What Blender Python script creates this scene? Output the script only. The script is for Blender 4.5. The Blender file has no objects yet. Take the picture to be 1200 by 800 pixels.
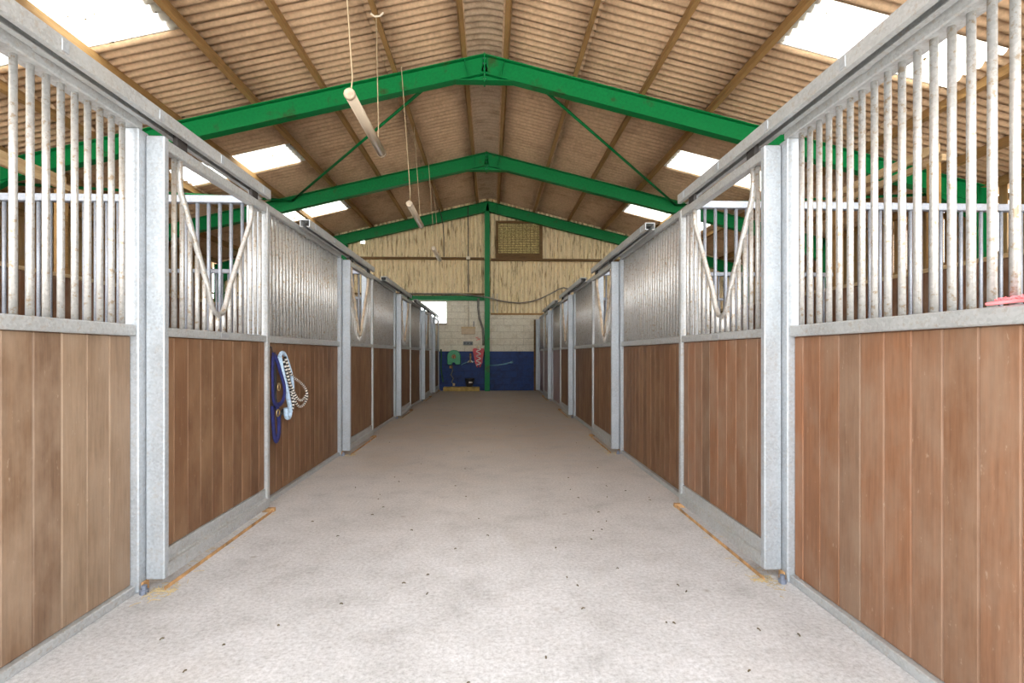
import bpy, bmesh, math, random
from mathutils import Vector, Matrix

random.seed(7)
scene = bpy.context.scene
COL = scene.collection

# ------------------------------------------------------------------ camera
F_PX, W_PX = 602.0, 1200.0
YAW, CAM_H = 0.0371, 1.2655
cam_data = bpy.data.cameras.new('camera')
cam_data.sensor_fit = 'HORIZONTAL'
cam_data.sensor_width = 36.0
cam_data.lens = 36.0 * F_PX / W_PX
cam_data.shift_x = 2.5 / W_PX
cam_data.shift_y = 14.4 / W_PX
cam_data.clip_start = 0.02
cam = bpy.data.objects.new('camera', cam_data)
COL.objects.link(cam)
cam.location = (0, 0, CAM_H)
cam.rotation_euler = (math.pi / 2, 0, -YAW)
scene.camera = cam

# ------------------------------------------------------------------ world, sun, exposure
world = bpy.data.worlds.new('sky')
scene.world = world
world.use_nodes = True
wn = world.node_tree.nodes
wl = world.node_tree.links
bg = wn['Background']
bg.inputs['Color'].default_value = (0.94, 0.975, 1.0, 1)
bg.inputs['Strength'].default_value = 2.6
sun_data = bpy.data.lights.new('sun', 'SUN')
sun_data.energy = 6.0
sun_data.angle = math.radians(3)
sun_data.color = (1.0, 0.93, 0.82)
sun = bpy.data.objects.new('sun', sun_data)
COL.objects.link(sun)
sun.rotation_euler = (math.radians(24), math.radians(14), 0)
scene.view_settings.view_transform = 'Standard'
scene.view_settings.look = 'None'
scene.view_settings.gamma = 1.0
scene.view_settings.use_curve_mapping = False
scene.view_settings.exposure = 1.42
scene.cycles.use_denoising = True
scene.cycles.max_bounces = 14
scene.cycles.diffuse_bounces = 8

# ------------------------------------------------------------------ materials
def new_mat(name):
    m = bpy.data.materials.new(name)
    m.use_nodes = True
    nt = m.node_tree
    b = nt.nodes['Principled BSDF']
    return m, nt, b

def node(nt, t, **kw):
    n = nt.nodes.new(t)
    for k, v in kw.items():
        setattr(n, k, v)
    return n

def ramp(nt, fac, stops):
    r = node(nt, 'ShaderNodeValToRGB')
    el = r.color_ramp.elements
    while len(el) < len(stops):
        el.new(0.5)
    for e, (p, c) in zip(el, stops):
        e.position = p
        e.color = (c[0], c[1], c[2], 1)
    nt.links.new(fac, r.inputs[0])
    return r.outputs[0]

def coords(nt, scale=(1, 1, 1), rnd=True, src='Object'):
    tc = node(nt, 'ShaderNodeTexCoord')
    mp = node(nt, 'ShaderNodeMapping')
    mp.inputs['Scale'].default_value = scale
    if rnd:
        oi = node(nt, 'ShaderNodeObjectInfo')
        mul = node(nt, 'ShaderNodeMath', operation='MULTIPLY')
        nt.links.new(oi.outputs['Random'], mul.inputs[0])
        mul.inputs[1].default_value = 37.0
        nt.links.new(mul.outputs[0], mp.inputs['Location'])
    nt.links.new(tc.outputs[src], mp.inputs['Vector'])
    return mp.outputs[0]

def noise(nt, vec, scale, detail=4, rough=0.55):
    n = node(nt, 'ShaderNodeTexNoise')
    n.inputs['Scale'].default_value = scale
    n.inputs['Detail'].default_value = detail
    n.inputs['Roughness'].default_value = rough
    nt.links.new(vec, n.inputs['Vector'])
    return n.outputs['Fac']

def mixc(nt, fac, a, b, mode='MIX'):
    m = node(nt, 'ShaderNodeMix', data_type='RGBA', blend_type=mode)
    for sock, v in ((m.inputs[0], fac), (m.inputs[6], a), (m.inputs[7], b)):
        if isinstance(v, (int, float)):
            sock.default_value = v
        elif isinstance(v, tuple):
            sock.default_value = (v[0], v[1], v[2], 1)
        else:
            nt.links.new(v, sock)
    return m.outputs[2]

def bump(nt, b, h, strength=0.3, dist=0.01):
    n = node(nt, 'ShaderNodeBump')
    n.inputs['Strength'].default_value = strength
    n.inputs['Distance'].default_value = dist
    nt.links.new(h, n.inputs['Height'])
    nt.links.new(n.outputs[0], b.inputs['Normal'])

def plain(name, col, rough=0.6, metal=0.0, var=0.25, scale=8.0):
    m, nt, b = new_mat(name)
    v = coords(nt)
    n = noise(nt, v, scale)
    lo = tuple(c * (1 - var) for c in col)
    hi = tuple(min(1, c * (1 + var)) for c in col)
    nt.links.new(ramp(nt, n, [(0.3, lo), (0.7, hi)]), b.inputs['Base Color'])
    b.inputs['Roughness'].default_value = rough
    b.inputs['Metallic'].default_value = metal
    return m

def mat_galv(name, dirt=0.5, base=(0.40, 0.415, 0.42), metal=0.35):
    m, nt, b = new_mat(name)
    v = coords(nt)
    vo = node(nt, 'ShaderNodeTexVoronoi')
    vo.inputs['Scale'].default_value = 90
    nt.links.new(v, vo.inputs['Vector'])
    sp = ramp(nt, vo.outputs['Color'], [(0.0, tuple(c * 0.84 for c in base)), (1.0, tuple(min(1, c * 1.16) for c in base))])
    n1 = noise(nt, v, 5, 5)
    c1 = mixc(nt, ramp(nt, n1, [(0.42, (0, 0, 0)), (0.72, (0.5, 0.5, 0.5))]), sp, tuple(min(1, c * 1.3) for c in base))
    n2 = noise(nt, v, 38, 3, 0.7)
    d = ramp(nt, n2, [(0.55, (0, 0, 0)), (0.66, (dirt, dirt, dirt))])
    c2 = mixc(nt, d, c1, (0.34, 0.27, 0.19))
    n3 = noise(nt, v, 2.2, 3)
    c3 = mixc(nt, ramp(nt, n3, [(0.60, (0, 0, 0)), (0.8, (dirt * .6,) * 3)]), c2, (0.46, 0.39, 0.29))
    nt.links.new(c3, b.inputs['Base Color'])
    b.inputs['Metallic'].default_value = metal
    b.inputs['Roughness'].default_value = 0.45
    bump(nt, b, n2, 0.15, 0.003)
    return m

def mat_board(name, stops, dust=(0.33, 0.245, 0.175)):
    """vertical tongue-and-groove boards: hue varies from board to board, grain runs along z"""
    m, nt, b = new_mat(name)
    oi = node(nt, 'ShaderNodeObjectInfo')
    base = ramp(nt, oi.outputs['Random'], stops)
    v = coords(nt, (1, 1, 0.06))
    g = noise(nt, v, 70, 6, 0.65)
    c = mixc(nt, 1.0, base, ramp(nt, g, [(0.25, (0.72, 0.70, 0.68)), (0.75, (1.22, 1.2, 1.18))]), 'MULTIPLY')
    v2 = coords(nt, (1, 1, 0.5))
    n2 = noise(nt, v2, 5, 6, 0.6)
    c = mixc(nt, ramp(nt, n2, [(0.42, (0, 0, 0)), (0.72, (0.6,) * 3)]), c, dust)
    v3 = coords(nt, (1, 1, 0.35))
    n3 = noise(nt, v3, 45, 3, 0.7)
    c = mixc(nt, ramp(nt, n3, [(0.66, (0, 0, 0)), (0.74, (0.3,) * 3)]), c, (0.50, 0.40, 0.30))
    nt.links.new(c, b.inputs['Base Color'])
    b.inputs['Roughness'].default_value = 0.62
    b.inputs['Specular IOR Level'].default_value = 0.3
    bump(nt, b, g, 0.25, 0.003)
    return m

def mat_concrete():
    m, nt, b = new_mat('concrete')
    v = coords(nt, rnd=False)
    n1 = noise(nt, v, 0.55, 6, 0.6)
    n2 = noise(nt, v, 3.1, 8, 0.68)
    n3 = noise(nt, v, 48, 8, 0.85)
    c = ramp(nt, n1, [(0.3, (0.46, 0.46, 0.465)), (0.55, (0.545, 0.55, 0.565)), (0.75, (0.60, 0.605, 0.62))])
    c = mixc(nt, 1.0, c, ramp(nt, n2, [(0.28, (0.80, 0.79, 0.78)), (0.48, (1, 1, 1)), (0.75, (1.15, 1.15, 1.16))]), 'MULTIPLY')
    c = mixc(nt, 1.0, c, ramp(nt, n3, [(0.36, (0.66, 0.65, 0.64)), (0.52, (1, 1, 1)), (0.66, (1.22,) * 3)]), 'MULTIPLY')
    v4 = coords(nt, (1, 0.45, 1), rnd=False)
    n4 = noise(nt, v4, 0.9, 3)
    c = mixc(nt, ramp(nt, n4, [(0.57, (0, 0, 0)), (0.72, (0.4,) * 3)]), c, (0.38, 0.34, 0.29))
    # scattered worn dark spots
    vo = node(nt, 'ShaderNodeTexVoronoi')
    vo.inputs['Scale'].default_value = 2.3
    nt.links.new(v, vo.inputs['Vector'])
    c = mixc(nt, ramp(nt, vo.outputs['Distance'], [(0.02, (0.55,) * 3), (0.06, (0, 0, 0))]), c, (0.25, 0.22, 0.19))
    # mottled tan tone, mixed in more strongly further down the aisle
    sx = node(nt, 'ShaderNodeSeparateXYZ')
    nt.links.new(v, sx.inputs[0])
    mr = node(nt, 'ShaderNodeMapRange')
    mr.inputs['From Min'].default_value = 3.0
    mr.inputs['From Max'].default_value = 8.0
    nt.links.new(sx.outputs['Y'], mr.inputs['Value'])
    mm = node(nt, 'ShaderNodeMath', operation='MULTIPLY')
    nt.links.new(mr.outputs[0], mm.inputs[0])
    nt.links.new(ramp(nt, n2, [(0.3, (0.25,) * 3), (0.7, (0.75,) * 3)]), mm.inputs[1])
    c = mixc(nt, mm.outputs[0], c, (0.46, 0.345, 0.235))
    nt.links.new(c, b.inputs['Base Color'])
    b.inputs['Roughness'].default_value = 0.8
    b.inputs['Specular IOR Level'].default_value = 0.25
    ad = node(nt, 'ShaderNodeMath', operation='ADD')
    nt.links.new(n2, ad.inputs[0])
    nt.links.new(n3, ad.inputs[1])
    bump(nt, b, ad.outputs[0], 0.35, 0.006)
    return m

def mat_stained(name, base, stain, s_scale=4, amount=0.6, stretch=(1, 1, 1), rough=0.75, lo=0.5, hi=0.7, rnd=True, spec=0.3):
    m, nt, b = new_mat(name)
    v = coords(nt, stretch, rnd)
    n = noise(nt, v, s_scale, 7, 0.65)
    n2 = noise(nt, v, s_scale * 9, 4, 0.6)
    c = mixc(nt, ramp(nt, n, [(lo, (0, 0, 0)), (hi, (amount,) * 3)]), base, stain)
    c = mixc(nt, 1.0, c, ramp(nt, n2, [(0.3, (0.82,) * 3), (0.7, (1.12,) * 3)]), 'MULTIPLY')
    nt.links.new(c, b.inputs['Base Color'])
    b.inputs['Roughness'].default_value = rough
    b.inputs['Specular IOR Level'].default_value = spec
    bump(nt, b, n2, 0.2, 0.004)
    return m

def mat_rooflight():
    m, nt, b = new_mat('rooflight_grp')
    out = nt.nodes['Material Output']
    nt.nodes.remove(b)
    v = coords(nt)
    n = noise(nt, v, 9, 2, 0.5)
    c = ramp(nt, n, [(0.70, (0.92, 0.93, 0.90)), (0.73, (0.16, 0.12, 0.06))])
    tr = node(nt, 'ShaderNodeBsdfTranslucent')
    df = node(nt, 'ShaderNodeBsdfDiffuse')
    nt.links.new(c, tr.inputs[0])
    nt.links.new(c, df.inputs[0])
    mx = node(nt, 'ShaderNodeMixShader')
    mx.inputs[0].default_value = 0.2
    nt.links.new(tr.outputs[0], mx.inputs[1])
    nt.links.new(df.outputs[0], mx.inputs[2])
    nt.links.new(mx.outputs[0], out.inputs[0])
    return m

M = {}
M['galv'] = mat_galv('galvanised_steel', 0.45)
M['galv_bar'] = mat_galv('galvanised_bar', 0.95, (0.45, 0.445, 0.43), 0.6)
M['galv_stile'] = mat_galv('galvanised_stile', 0.25, (0.375, 0.405, 0.435))
M['galv_blue'] = mat_galv('galvanised_partition', 0.2, (0.27, 0.29, 0.33))
M['board_tan'] = mat_board('boards_tan', [(0.0, (0.15, 0.085, 0.048)), (0.2, (0.235, 0.163, 0.108)), (0.5, (0.205, 0.138, 0.09)), (0.66, (0.10, 0.05, 0.028)), (0.80, (0.12, 0.065, 0.036)), (0.86, (0.27, 0.185, 0.115)), (1.0, (0.25, 0.17, 0.105))])
M['board_red'] = mat_board('boards_red', [(0.0, (0.215, 0.10, 0.05)), (0.25, (0.15, 0.085, 0.05)), (0.5, (0.255, 0.112, 0.053)), (0.75, (0.185, 0.11, 0.07)), (1.0, (0.23, 0.108, 0.055))], (0.27, 0.19, 0.135))
M['board_brown'] = mat_board('boards_brown', [(0.0, (0.14, 0.07, 0.036)), (0.35, (0.175, 0.09, 0.046)), (0.7, (0.12, 0.06, 0.03)), (1.0, (0.205, 0.11, 0.058))], (0.26, 0.16, 0.09))
M['board_mauve'] = mat_board('boards_mauve', [(0.0, (0.25, 0.18, 0.19)), (1.0, (0.30, 0.22, 0.23))], (0.30, 0.24, 0.23))
M['board_back'] = mat_board('boards_back', [(0.0, (0.16, 0.075, 0.04)), (0.5, (0.22, 0.11, 0.06)), (1.0, (0.13, 0.065, 0.035))])
M['timber_wall'] = mat_board('boards_outer', [(0.0, (0.30, 0.18, 0.07)), (0.5, (0.40, 0.25, 0.10)), (1.0, (0.24, 0.13, 0.05))])
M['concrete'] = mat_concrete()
M['fibre'] = mat_stained('fibre_cement', (0.60, 0.415, 0.262), (0.38, 0.25, 0.15), 2.2, 0.7, (1, 1, 1), 0.85)
M['ridge'] = mat_stained('fibre_cement_ridge', (0.52, 0.39, 0.27), (0.30, 0.21, 0.13), 3.0, 0.8, (1, 1, 1), 0.85)
M['clad'] = mat_stained('cream_cladding', (0.82, 0.68, 0.44), (0.22, 0.13, 0.045), 5.0, 0.9, (2.6, 2.6, 0.4), 0.8, 0.53, 0.66)
M['rooflight'] = mat_rooflight()
M['purlin'] = mat_stained('purlin_timber', (0.36, 0.21, 0.08), (0.19, 0.10, 0.035), 3, 0.8, (3, 0.25, 3), 0.75)
M['pale_timber'] = mat_stained('pale_timber', (0.55, 0.40, 0.23), (0.36, 0.23, 0.11), 3, 0.7, (3, 0.3, 3), 0.75)
M['dark_timber'] = mat_stained('dark_timber', (0.16, 0.09, 0.035), (0.07, 0.04, 0.015), 4, 0.8, (0.5, 3, 3), 0.8)
M['green'] = mat_stained('green_paint', (0.0, 0.185, 0.045), (0.045, 0.045, 0.012), 2.4, 0.85, (1, 1, 1), 0.5, 0.60, 0.72, True, 0.25)
M['block_cream'] = mat_stained('cream_painted_block', (0.74, 0.68, 0.55), (0.52, 0.43, 0.29), 3.0, 0.6, (1, 1, 1), 0.8)
M['block_blue'] = mat_stained('blue_painted_block', (0.012, 0.042, 0.17), (0.008, 0.012, 0.03), 3.0, 0.8, (1, 1, 1), 0.55)
M['mortar_cream'] = plain('cream_joint', (0.52, 0.45, 0.34), 0.85)
M['mortar_blue'] = plain('blue_joint', (0.010, 0.03, 0.12), 0.7)
M['rust'] = plain('rusty_steel', (0.40, 0.23, 0.10), 0.8, 0.0, 0.5, 14)
M['dark'] = plain('dark_iron', (0.035, 0.03, 0.028), 0.6)
M['black'] = plain('black_cable', (0.02, 0.018, 0.016), 0.5)
M['grey_cable'] = plain('grey_conduit', (0.20, 0.18, 0.15), 0.6)
M['white'] = plain('cream_plastic', (0.78, 0.70, 0.56), 0.45, 0, 0.1)
M['tube'] = plain('tube_diffuser', (0.60, 0.50, 0.38), 0.35, 0, 0.08, 3)
M['box_tan'] = plain('tan_metal_box', (0.50, 0.37, 0.23), 0.5, 0, 0.1)
M['cord'] = plain('hanging_cord', (0.48, 0.38, 0.24), 0.8)
M['rope_tan'] = plain('worn_pipe', (0.46, 0.37, 0.27), 0.55, 0.1, 0.35, 12)
M['bolt'] = plain('zinc_bolt', (0.22, 0.25, 0.32), 0.4, 0.5)
M['navy'] = plain('navy_webbing', (0.018, 0.022, 0.13), 0.8, 0, 0.3, 30)
M['sky_rope'] = plain('pale_blue_rope', (0.42, 0.56, 0.72), 0.85, 0, 0.25, 60)
M['rope_black'] = plain('black_rope', (0.02, 0.02, 0.025), 0.85)
M['rope_white'] = plain('white_rope', (0.80, 0.76, 0.70), 0.85)
M['brass'] = plain('brass_clip', (0.55, 0.42, 0.22), 0.35, 0.8)
M['reel_green'] = plain('green_plastic', (0.01, 0.26, 0.09), 0.4, 0, 0.15)
M['dark_green'] = plain('dark_green_rubber', (0.01, 0.075, 0.03), 0.5)
M['red'] = plain('red_plastic', (0.50, 0.012, 0.025), 0.45, 0, 0.2)
M['pink'] = plain('pink_twine', (0.85, 0.22, 0.24), 0.7)
M['cyan'] = plain('pale_hose', (0.22, 0.46, 0.58), 0.5)
M['grey_plastic'] = plain('grey_switch', (0.16, 0.17, 0.17), 0.5)
M['pink_mark'] = plain('faded_red_mark', (0.75, 0.30, 0.24), 0.8, 0, 0.3, 30)
M['log'] = plain('ochre_sleeper', (0.46, 0.32, 0.10), 0.85, 0, 0.4, 6)
M['straw'] = plain('straw', (0.52, 0.41, 0.22), 0.85)
M['dung'] = plain('dark_litter', (0.10, 0.075, 0.035), 0.9)
M['sawdust'] = plain('vent_slat', (0.72, 0.50, 0.22), 0.85, 0, 0.7, 22)
M['plate'] = plain('maker_plate', (0.33, 0.34, 0.36), 0.45, 0.3)
M['yard'] = plain('yard_concrete', (0.50, 0.48, 0.45), 0.9)
M['lavender'] = plain('pale_sheet', (0.70, 0.66, 0.74), 0.6, 0, 0.05)

# ------------------------------------------------------------------ mesh helpers
class MB:
    def __init__(self):
        self.v, self.f, self.mi = [], [], []
    def quad(self, *idx, m=0):
        self.f.append(tuple(idx)); self.mi.append(m)
    def box(self, x0, x1, y0, y1, z0, z1, m=0):
        n = len(self.v)
        self.v += [(x, y, z) for z in (z0, z1) for y in (y0, y1) for x in (x0, x1)]
        for q in ((0, 2, 3, 1), (4, 5, 7, 6), (0, 1, 5, 4), (2, 6, 7, 3), (0, 4, 6, 2), (1, 3, 7, 5)):
            self.quad(*[n + k for k in q], m=m)
        return self
    def obox(self, c, ax, ay, az, m=0):
        """oriented box from a centre and three half-axis vectors"""
        n = len(self.v)
        c, ax, ay, az = Vector(c), Vector(ax), Vector(ay), Vector(az)
        for k in (-1, 1):
            for j in (-1, 1):
                for i in (-1, 1):
                    self.v.append(tuple(c + ax * i + ay * j + az * k))
        for q in ((0, 2, 3, 1), (4, 5, 7, 6), (0, 1, 5, 4), (2, 6, 7, 3), (0, 4, 6, 2), (1, 3, 7, 5)):
            self.quad(*[n + k for k in q], m=m)
        return self
    def tube(self, pts, r, n=8, mats=None, flat=None):
        """round (or flattened) tube through points; mats: material index per ring"""
        P = [Vector(p) for p in pts]
        base = len(self.v)
        up = None
        for i, p in enumerate(P):
            t = (P[min(i + 1, len(P) - 1)] - P[max(i - 1, 0)]).normalized()
            if up is None:
                up = Vector((1, 0, 0)) if abs(t.x) < 0.9 else Vector((0, 0, 1))
            a = (up - t * up.dot(t))
            if a.length < 1e-5:
                a = Vector((0, 1, 0)) - t * t.y
            a.normalize()
            up = a
            bb = t.cross(a)
            rr = r[i] if isinstance(r, (list, tuple)) else r
            ra, rb = (rr, rr) if flat is None else (rr * flat[0], rr * flat[1])
            for k in range(n):
                an = 2 * math.pi * k / n
                self.v.append(tuple(p + a * (math.cos(an) * ra) + bb * (math.sin(an) * rb)))
        for i in range(len(P) - 1):
            for k in range(n):
                k2 = (k + 1) % n
                self.quad(base + i * n + k, base + i * n + k2, base + (i + 1) * n + k2, base + (i + 1) * n + k, m=(mats[i] if mats else 0))
        e = base + (len(P) - 1) * n
        self.quad(*[base + k for k in range(n)][::-1], m=(mats[0] if mats else 0))
        self.quad(*[e + k for k in range(n)], m=(mats[-1] if mats else 0))
        return self
    def prism(self, poly, axis, a, b, m=0):
        """extrude a 2D polygon along an axis ('x','y','z') from a to b"""
        n = len(self.v); k = len(poly)
        for t in (a, b):
            for (p, q) in poly:
                self.v.append({'x': (t, p, q), 'y': (p, t, q), 'z': (p, q, t)}[axis])
        for i in range(k):
            j = (i + 1) % k
            self.quad(n + i, n + j, n + k + j, n + k + i, m=m)
        self.quad(*[n + i for i in range(k)][::-1], m=m)
        self.quad(*[n + k + i for i in range(k)], m=m)
        return self
    def mesh(self, name, mats, bevel=0.0, smooth=False, origin=(0, 0, 0)):
        me = bpy.data.meshes.new(name)
        o = origin
        me.from_pydata([(x - o[0], y - o[1], z - o[2]) for x, y, z in self.v], [], self.f)
        for m in (mats if isinstance(mats, (list, tuple)) else [mats]):
            me.materials.append(M[m])
        me.polygons.foreach_set('material_index', self.mi)
        bm = bmesh.new(); bm.from_mesh(me)
        bmesh.ops.recalc_face_normals(bm, faces=bm.faces)
        if bevel:
            bmesh.ops.bevel(bm, geom=list(bm.edges), offset=bevel, segments=1, affect='EDGES', profile=0.5)
        if smooth:
            for f in bm.faces:
                f.smooth = len(f.verts) == 4
        bm.to_mesh(me); bm.free()
        return me

def tag(o, label=None, cat=None, group=None, kind=None):
    if label: o['label'] = label
    if cat: o['category'] = cat
    if group: o['group'] = group
    if kind: o['kind'] = kind
    return o

def thing(name, loc, label, cat, group=None, kind=None):
    o = bpy.data.objects.new(name, None)
    o.empty_display_size = 0.1
    COL.objects.link(o)
    o.location = loc
    return tag(o, label, cat, group, kind)

WORLD_LOC = {}
def wloc(o):
    return Vector((0, 0, 0)) if o is None else (Vector(o.location) + wloc(o.parent))

def obj(name, me, parent=None, loc=(0, 0, 0), label=None, cat=None, group=None, kind=None):
    """link a mesh; loc is in world space"""
    o = bpy.data.objects.new(name, me)
    COL.objects.link(o)
    o.location = Vector(loc) - wloc(parent)
    if parent: o.parent = parent
    return tag(o, label, cat, group, kind)

def solo(name, mb, mats, parent=None, origin=None, bevel=0.0, smooth=False, **kw):
    """one-off mesh given in world coordinates"""
    if origin is None:
        xs = list(zip(*mb.v))
        origin = ((min(xs[0]) + max(xs[0])) / 2, (min(xs[1]) + max(xs[1])) / 2, min(xs[2]))
    return obj(name, mb.mesh(name, mats, bevel, smooth, origin), parent, origin, **kw)

CACHE = {}
def cached_box(name, dx, dy, dz, mat, bevel=0.003):
    k = ('b', name, round(dx, 4), round(dy, 4), round(dz, 4), mat, bevel)
    if k not in CACHE:
        CACHE[k] = MB().box(-dx / 2, dx / 2, -dy / 2, dy / 2, 0, dz).mesh(name, mat, bevel)
    return CACHE[k]

def boxpart(name, x0, x1, y0, y1, z0, z1, mat, parent=None, bevel=0.003, **kw):
    x0, x1 = min(x0, x1), max(x0, x1)
    return obj(name, cached_box(name, x1 - x0, y1 - y0, z1 - z0, mat, bevel), parent, ((x0 + x1) / 2, (y0 + y1) / 2, z0), **kw)

def cached_bar(r, h, mat, n=10):
    k = ('c', r, round(h, 3), mat)
    if k not in CACHE:
        CACHE[k] = MB().tube([(0, 0, 0), (0, 0, h)], r, n).mesh('bar', mat, 0, True)
    return CACHE[k]

# ------------------------------------------------------------------ layout numbers
Y_BACK = 17.70
FRONT_Y = -1.42
XREF = {-1: 1.858, 1: 1.639}
SIDE = {-1: 'left', 1: 'right'}
PITCH, Y0 = 3.66, 2.83
XA, ZA, SL = -0.108, 6.415, 0.2412
def roof_z(x, off=0.0):
    return ZA + off - SL * abs(x - XA)
def floor_z(y):
    return 0.0
PORTAL_Y = (8.90, 13.20, 17.40)
HALF = 9.25

# ------------------------------------------------------------------ setting: floor, yard, outer walls
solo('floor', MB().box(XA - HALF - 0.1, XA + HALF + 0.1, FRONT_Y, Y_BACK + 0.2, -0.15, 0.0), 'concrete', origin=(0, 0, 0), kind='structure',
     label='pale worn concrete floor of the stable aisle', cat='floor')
solo('ground', MB().box(-45, 45, -45, FRONT_Y, -0.2, -0.03).box(-45, XA - HALF - 0.2, FRONT_Y, 45, -0.2, -0.03).box(XA + HALF + 0.2, 45, FRONT_Y, 45, -0.2, -0.03).box(XA - HALF - 0.2, XA + HALF + 0.2, Y_BACK + 0.3, 45, -0.2, -0.03),
     'yard', origin=(0, 0, -0.2), kind='structure', label='yard ground outside around the barn', cat='ground')

for sd in (-1, 1):
    xw = XA + sd * HALF
    w = thing('wall_' + SIDE[sd], (xw, 7, 0), 'outer %s side wall of low blocks with vertical timber boards above' % SIDE[sd], 'wall', kind='structure')
    boxpart('plinth', xw - 0.1, xw + 0.1, FRONT_Y, Y_BACK, 0, 1.6, 'block_cream', w, 0.01)
    for zz in (1.75, 3.0, 4.0):
        boxpart('rail', xw + 0.03, xw + 0.10, FRONT_Y, Y_BACK, zz, zz + 0.12, 'purlin', w, 0.004)
    step = 0.16 if sd < 0 else 0.185
    y = FRONT_Y
    while y < Y_BACK - 0.2:
        boxpart('board', xw - 0.015, xw + 0.015, y, y + 0.155, 1.6, 4.345, 'timber_wall', w, 0.004)
        y += step

# ------------------------------------------------------------------ setting: roof (ceiling)
roof = thing('ceiling', (XA, 7, 4), 'pitched roof of brown corrugated sheets on timber purlins with white rooflights', 'roof', kind='structure')
CW, NW, AMP, TH = 0.94, 6, 0.036, 0.007
def corr(y):
    return AMP * (1.0 - 2.0 * abs(math.sin(math.pi * y / (CW / NW))) ** 0.9)
def slope_sheet(sd, a, b, mat):
    """corrugated sheet from a to b (distance from ridge), local y 0..CW"""
    mb = MB(); n = NW * 8
    for lay in (0, 1):
        for d in (a, b):
            for i in range(n + 1):
                y = CW * 1.02 * i / n
                mb.v.append((sd * (d - a), y, -SL * (d - a) + corr(y) + lay * TH))
    k = n + 1
    for i in range(n):
        mb.quad(i, i + 1, k + i + 1, k + i)
        mb.quad(2 * k + i, 3 * k + i, 3 * k + i + 1, 2 * k + i + 1)
        mb.quad(i, 2 * k + i, 2 * k + i + 1, i + 1)
        mb.quad(k + i, k + i + 1, 3 * k + i + 1, 3 * k + i)
    for i in (0, n):
        mb.quad(i, k + i, 3 * k + i, 2 * k + i)
    me = mb.mesh('roof_sheet', mat, 0, False)
    for p in me.polygons:
        p.use_smooth = True
    return me
ROWS = [(0.30, 1.82, 0.024), (1.70, 4.16, 0.016), (4.04, 6.62, 0.008), (6.50, 9.62, 0.0)]
LIGHT_Y = (1.40, 6.10, 10.80, 14.56)
ys = [6.10 + CW * k for k in range(-8, 14)]
ys = [y for y in ys if y < Y_BACK - 0.1]
for sd in (-1, 1):
    for ri, (a, b, lift) in enumerate(ROWS):
        me = slope_sheet(sd, a, b, 'fibre')
        mel = slope_sheet(sd, a, b, 'rooflight') if ri == 2 else None
        for y in ys:
            lit = ri == 2 and any(abs(y - q) < 0.03 for q in LIGHT_Y)
            o = obj('rooflight' if lit else 'roof_sheet', mel if lit else me, roof, (XA + sd * a, y, ZA + 0.18 + lift - SL * a))
            if lit:
                o['label'] = 'white translucent rooflight sheet on the %s slope' % SIDE[sd]
# ridge pieces
mb = MB(); n = NW * 8; nx = 10
for lay in (0, 1):
    for j in range(nx + 1):
        d = -0.40 + 0.80 * j / nx
        for i in range(n + 1):
            y = CW * 1.02 * i / n
            mb.v.append((d, y, -SL * math.sqrt(d * d + 0.14 ** 2) + 0.03 + corr(y) + lay * TH))
k = n + 1
for lay in (0, 1):
    o0 = lay * k * (nx + 1)
    for j in range(nx):
        for i in range(n):
            mb.quad(o0 + j * k + i, o0 + j * k + i + 1, o0 + (j + 1) * k + i + 1, o0 + (j + 1) * k + i)
me = mb.mesh('ridge_sheet', 'ridge')
for p in me.polygons:
    p.use_smooth = True
for y in ys:
    obj('ridge_sheet', me, roof, (XA, y, ZA + 0.18 + 0.03))
# purlins
PURL = [-0.444, -1.63, -2.847, -3.985, -5.30, -6.65, -8.0, -9.05, 0.249, 1.453, 2.632, 3.823, 5.20, 6.57, 7.95, 8.95]
for x in PURL:
    sd = 1 if x > XA else -1
    nrm = Vector((sd * SL, 0, 1)).normalized()
    tan = Vector((1, 0, -sd * SL)).normalized()
    dep = 0.15
    c = Vector((x, (FRONT_Y + Y_BACK) / 2, roof_z(x))) + nrm * (dep / 2)
    solo('purlin', MB().obox(c, tan * 0.036, Vector((0, (Y_BACK - FRONT_Y) / 2 - 0.06, 0)), nrm * (dep / 2)), 'purlin', roof, tuple(c), 0.004)

# ------------------------------------------------------------------ setting: back wall
wb = thing('wall_back', (0, Y_BACK, 0), 'end wall of painted blocks, blue below cream, under cream corrugated cladding', 'wall', kind='structure')
OX0, OX1, OZ0, OZ1 = -2.8, -1.53, 2.28, 3.06
core = MB()
y0c, y1c = Y_BACK + 0.012, Y_BACK + 0.2
core.box(XA - HALF, XA + HALF, y0c, y1c, 1.35, OZ0)
core.box(OX1, 0.3, y0c, y1c, OZ0, 3.34)
core.box(0.0, XA + HALF, y0c, y1c, OZ0, 2.64)
core.box(XA - HALF, OX0, y0c, y1c, OZ0, 3.34)
core.box(OX0, OX1, y0c, y1c, OZ1, 3.34)
solo('masonry_core', core, 'mortar_cream', wb)
solo('masonry_core', MB().box(XA - HALF, XA + HALF, y0c, y1c, 0, 1.35), 'mortar_blue', wb)
BL, BH, J = 0.45, 0.225, 0.010
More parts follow.
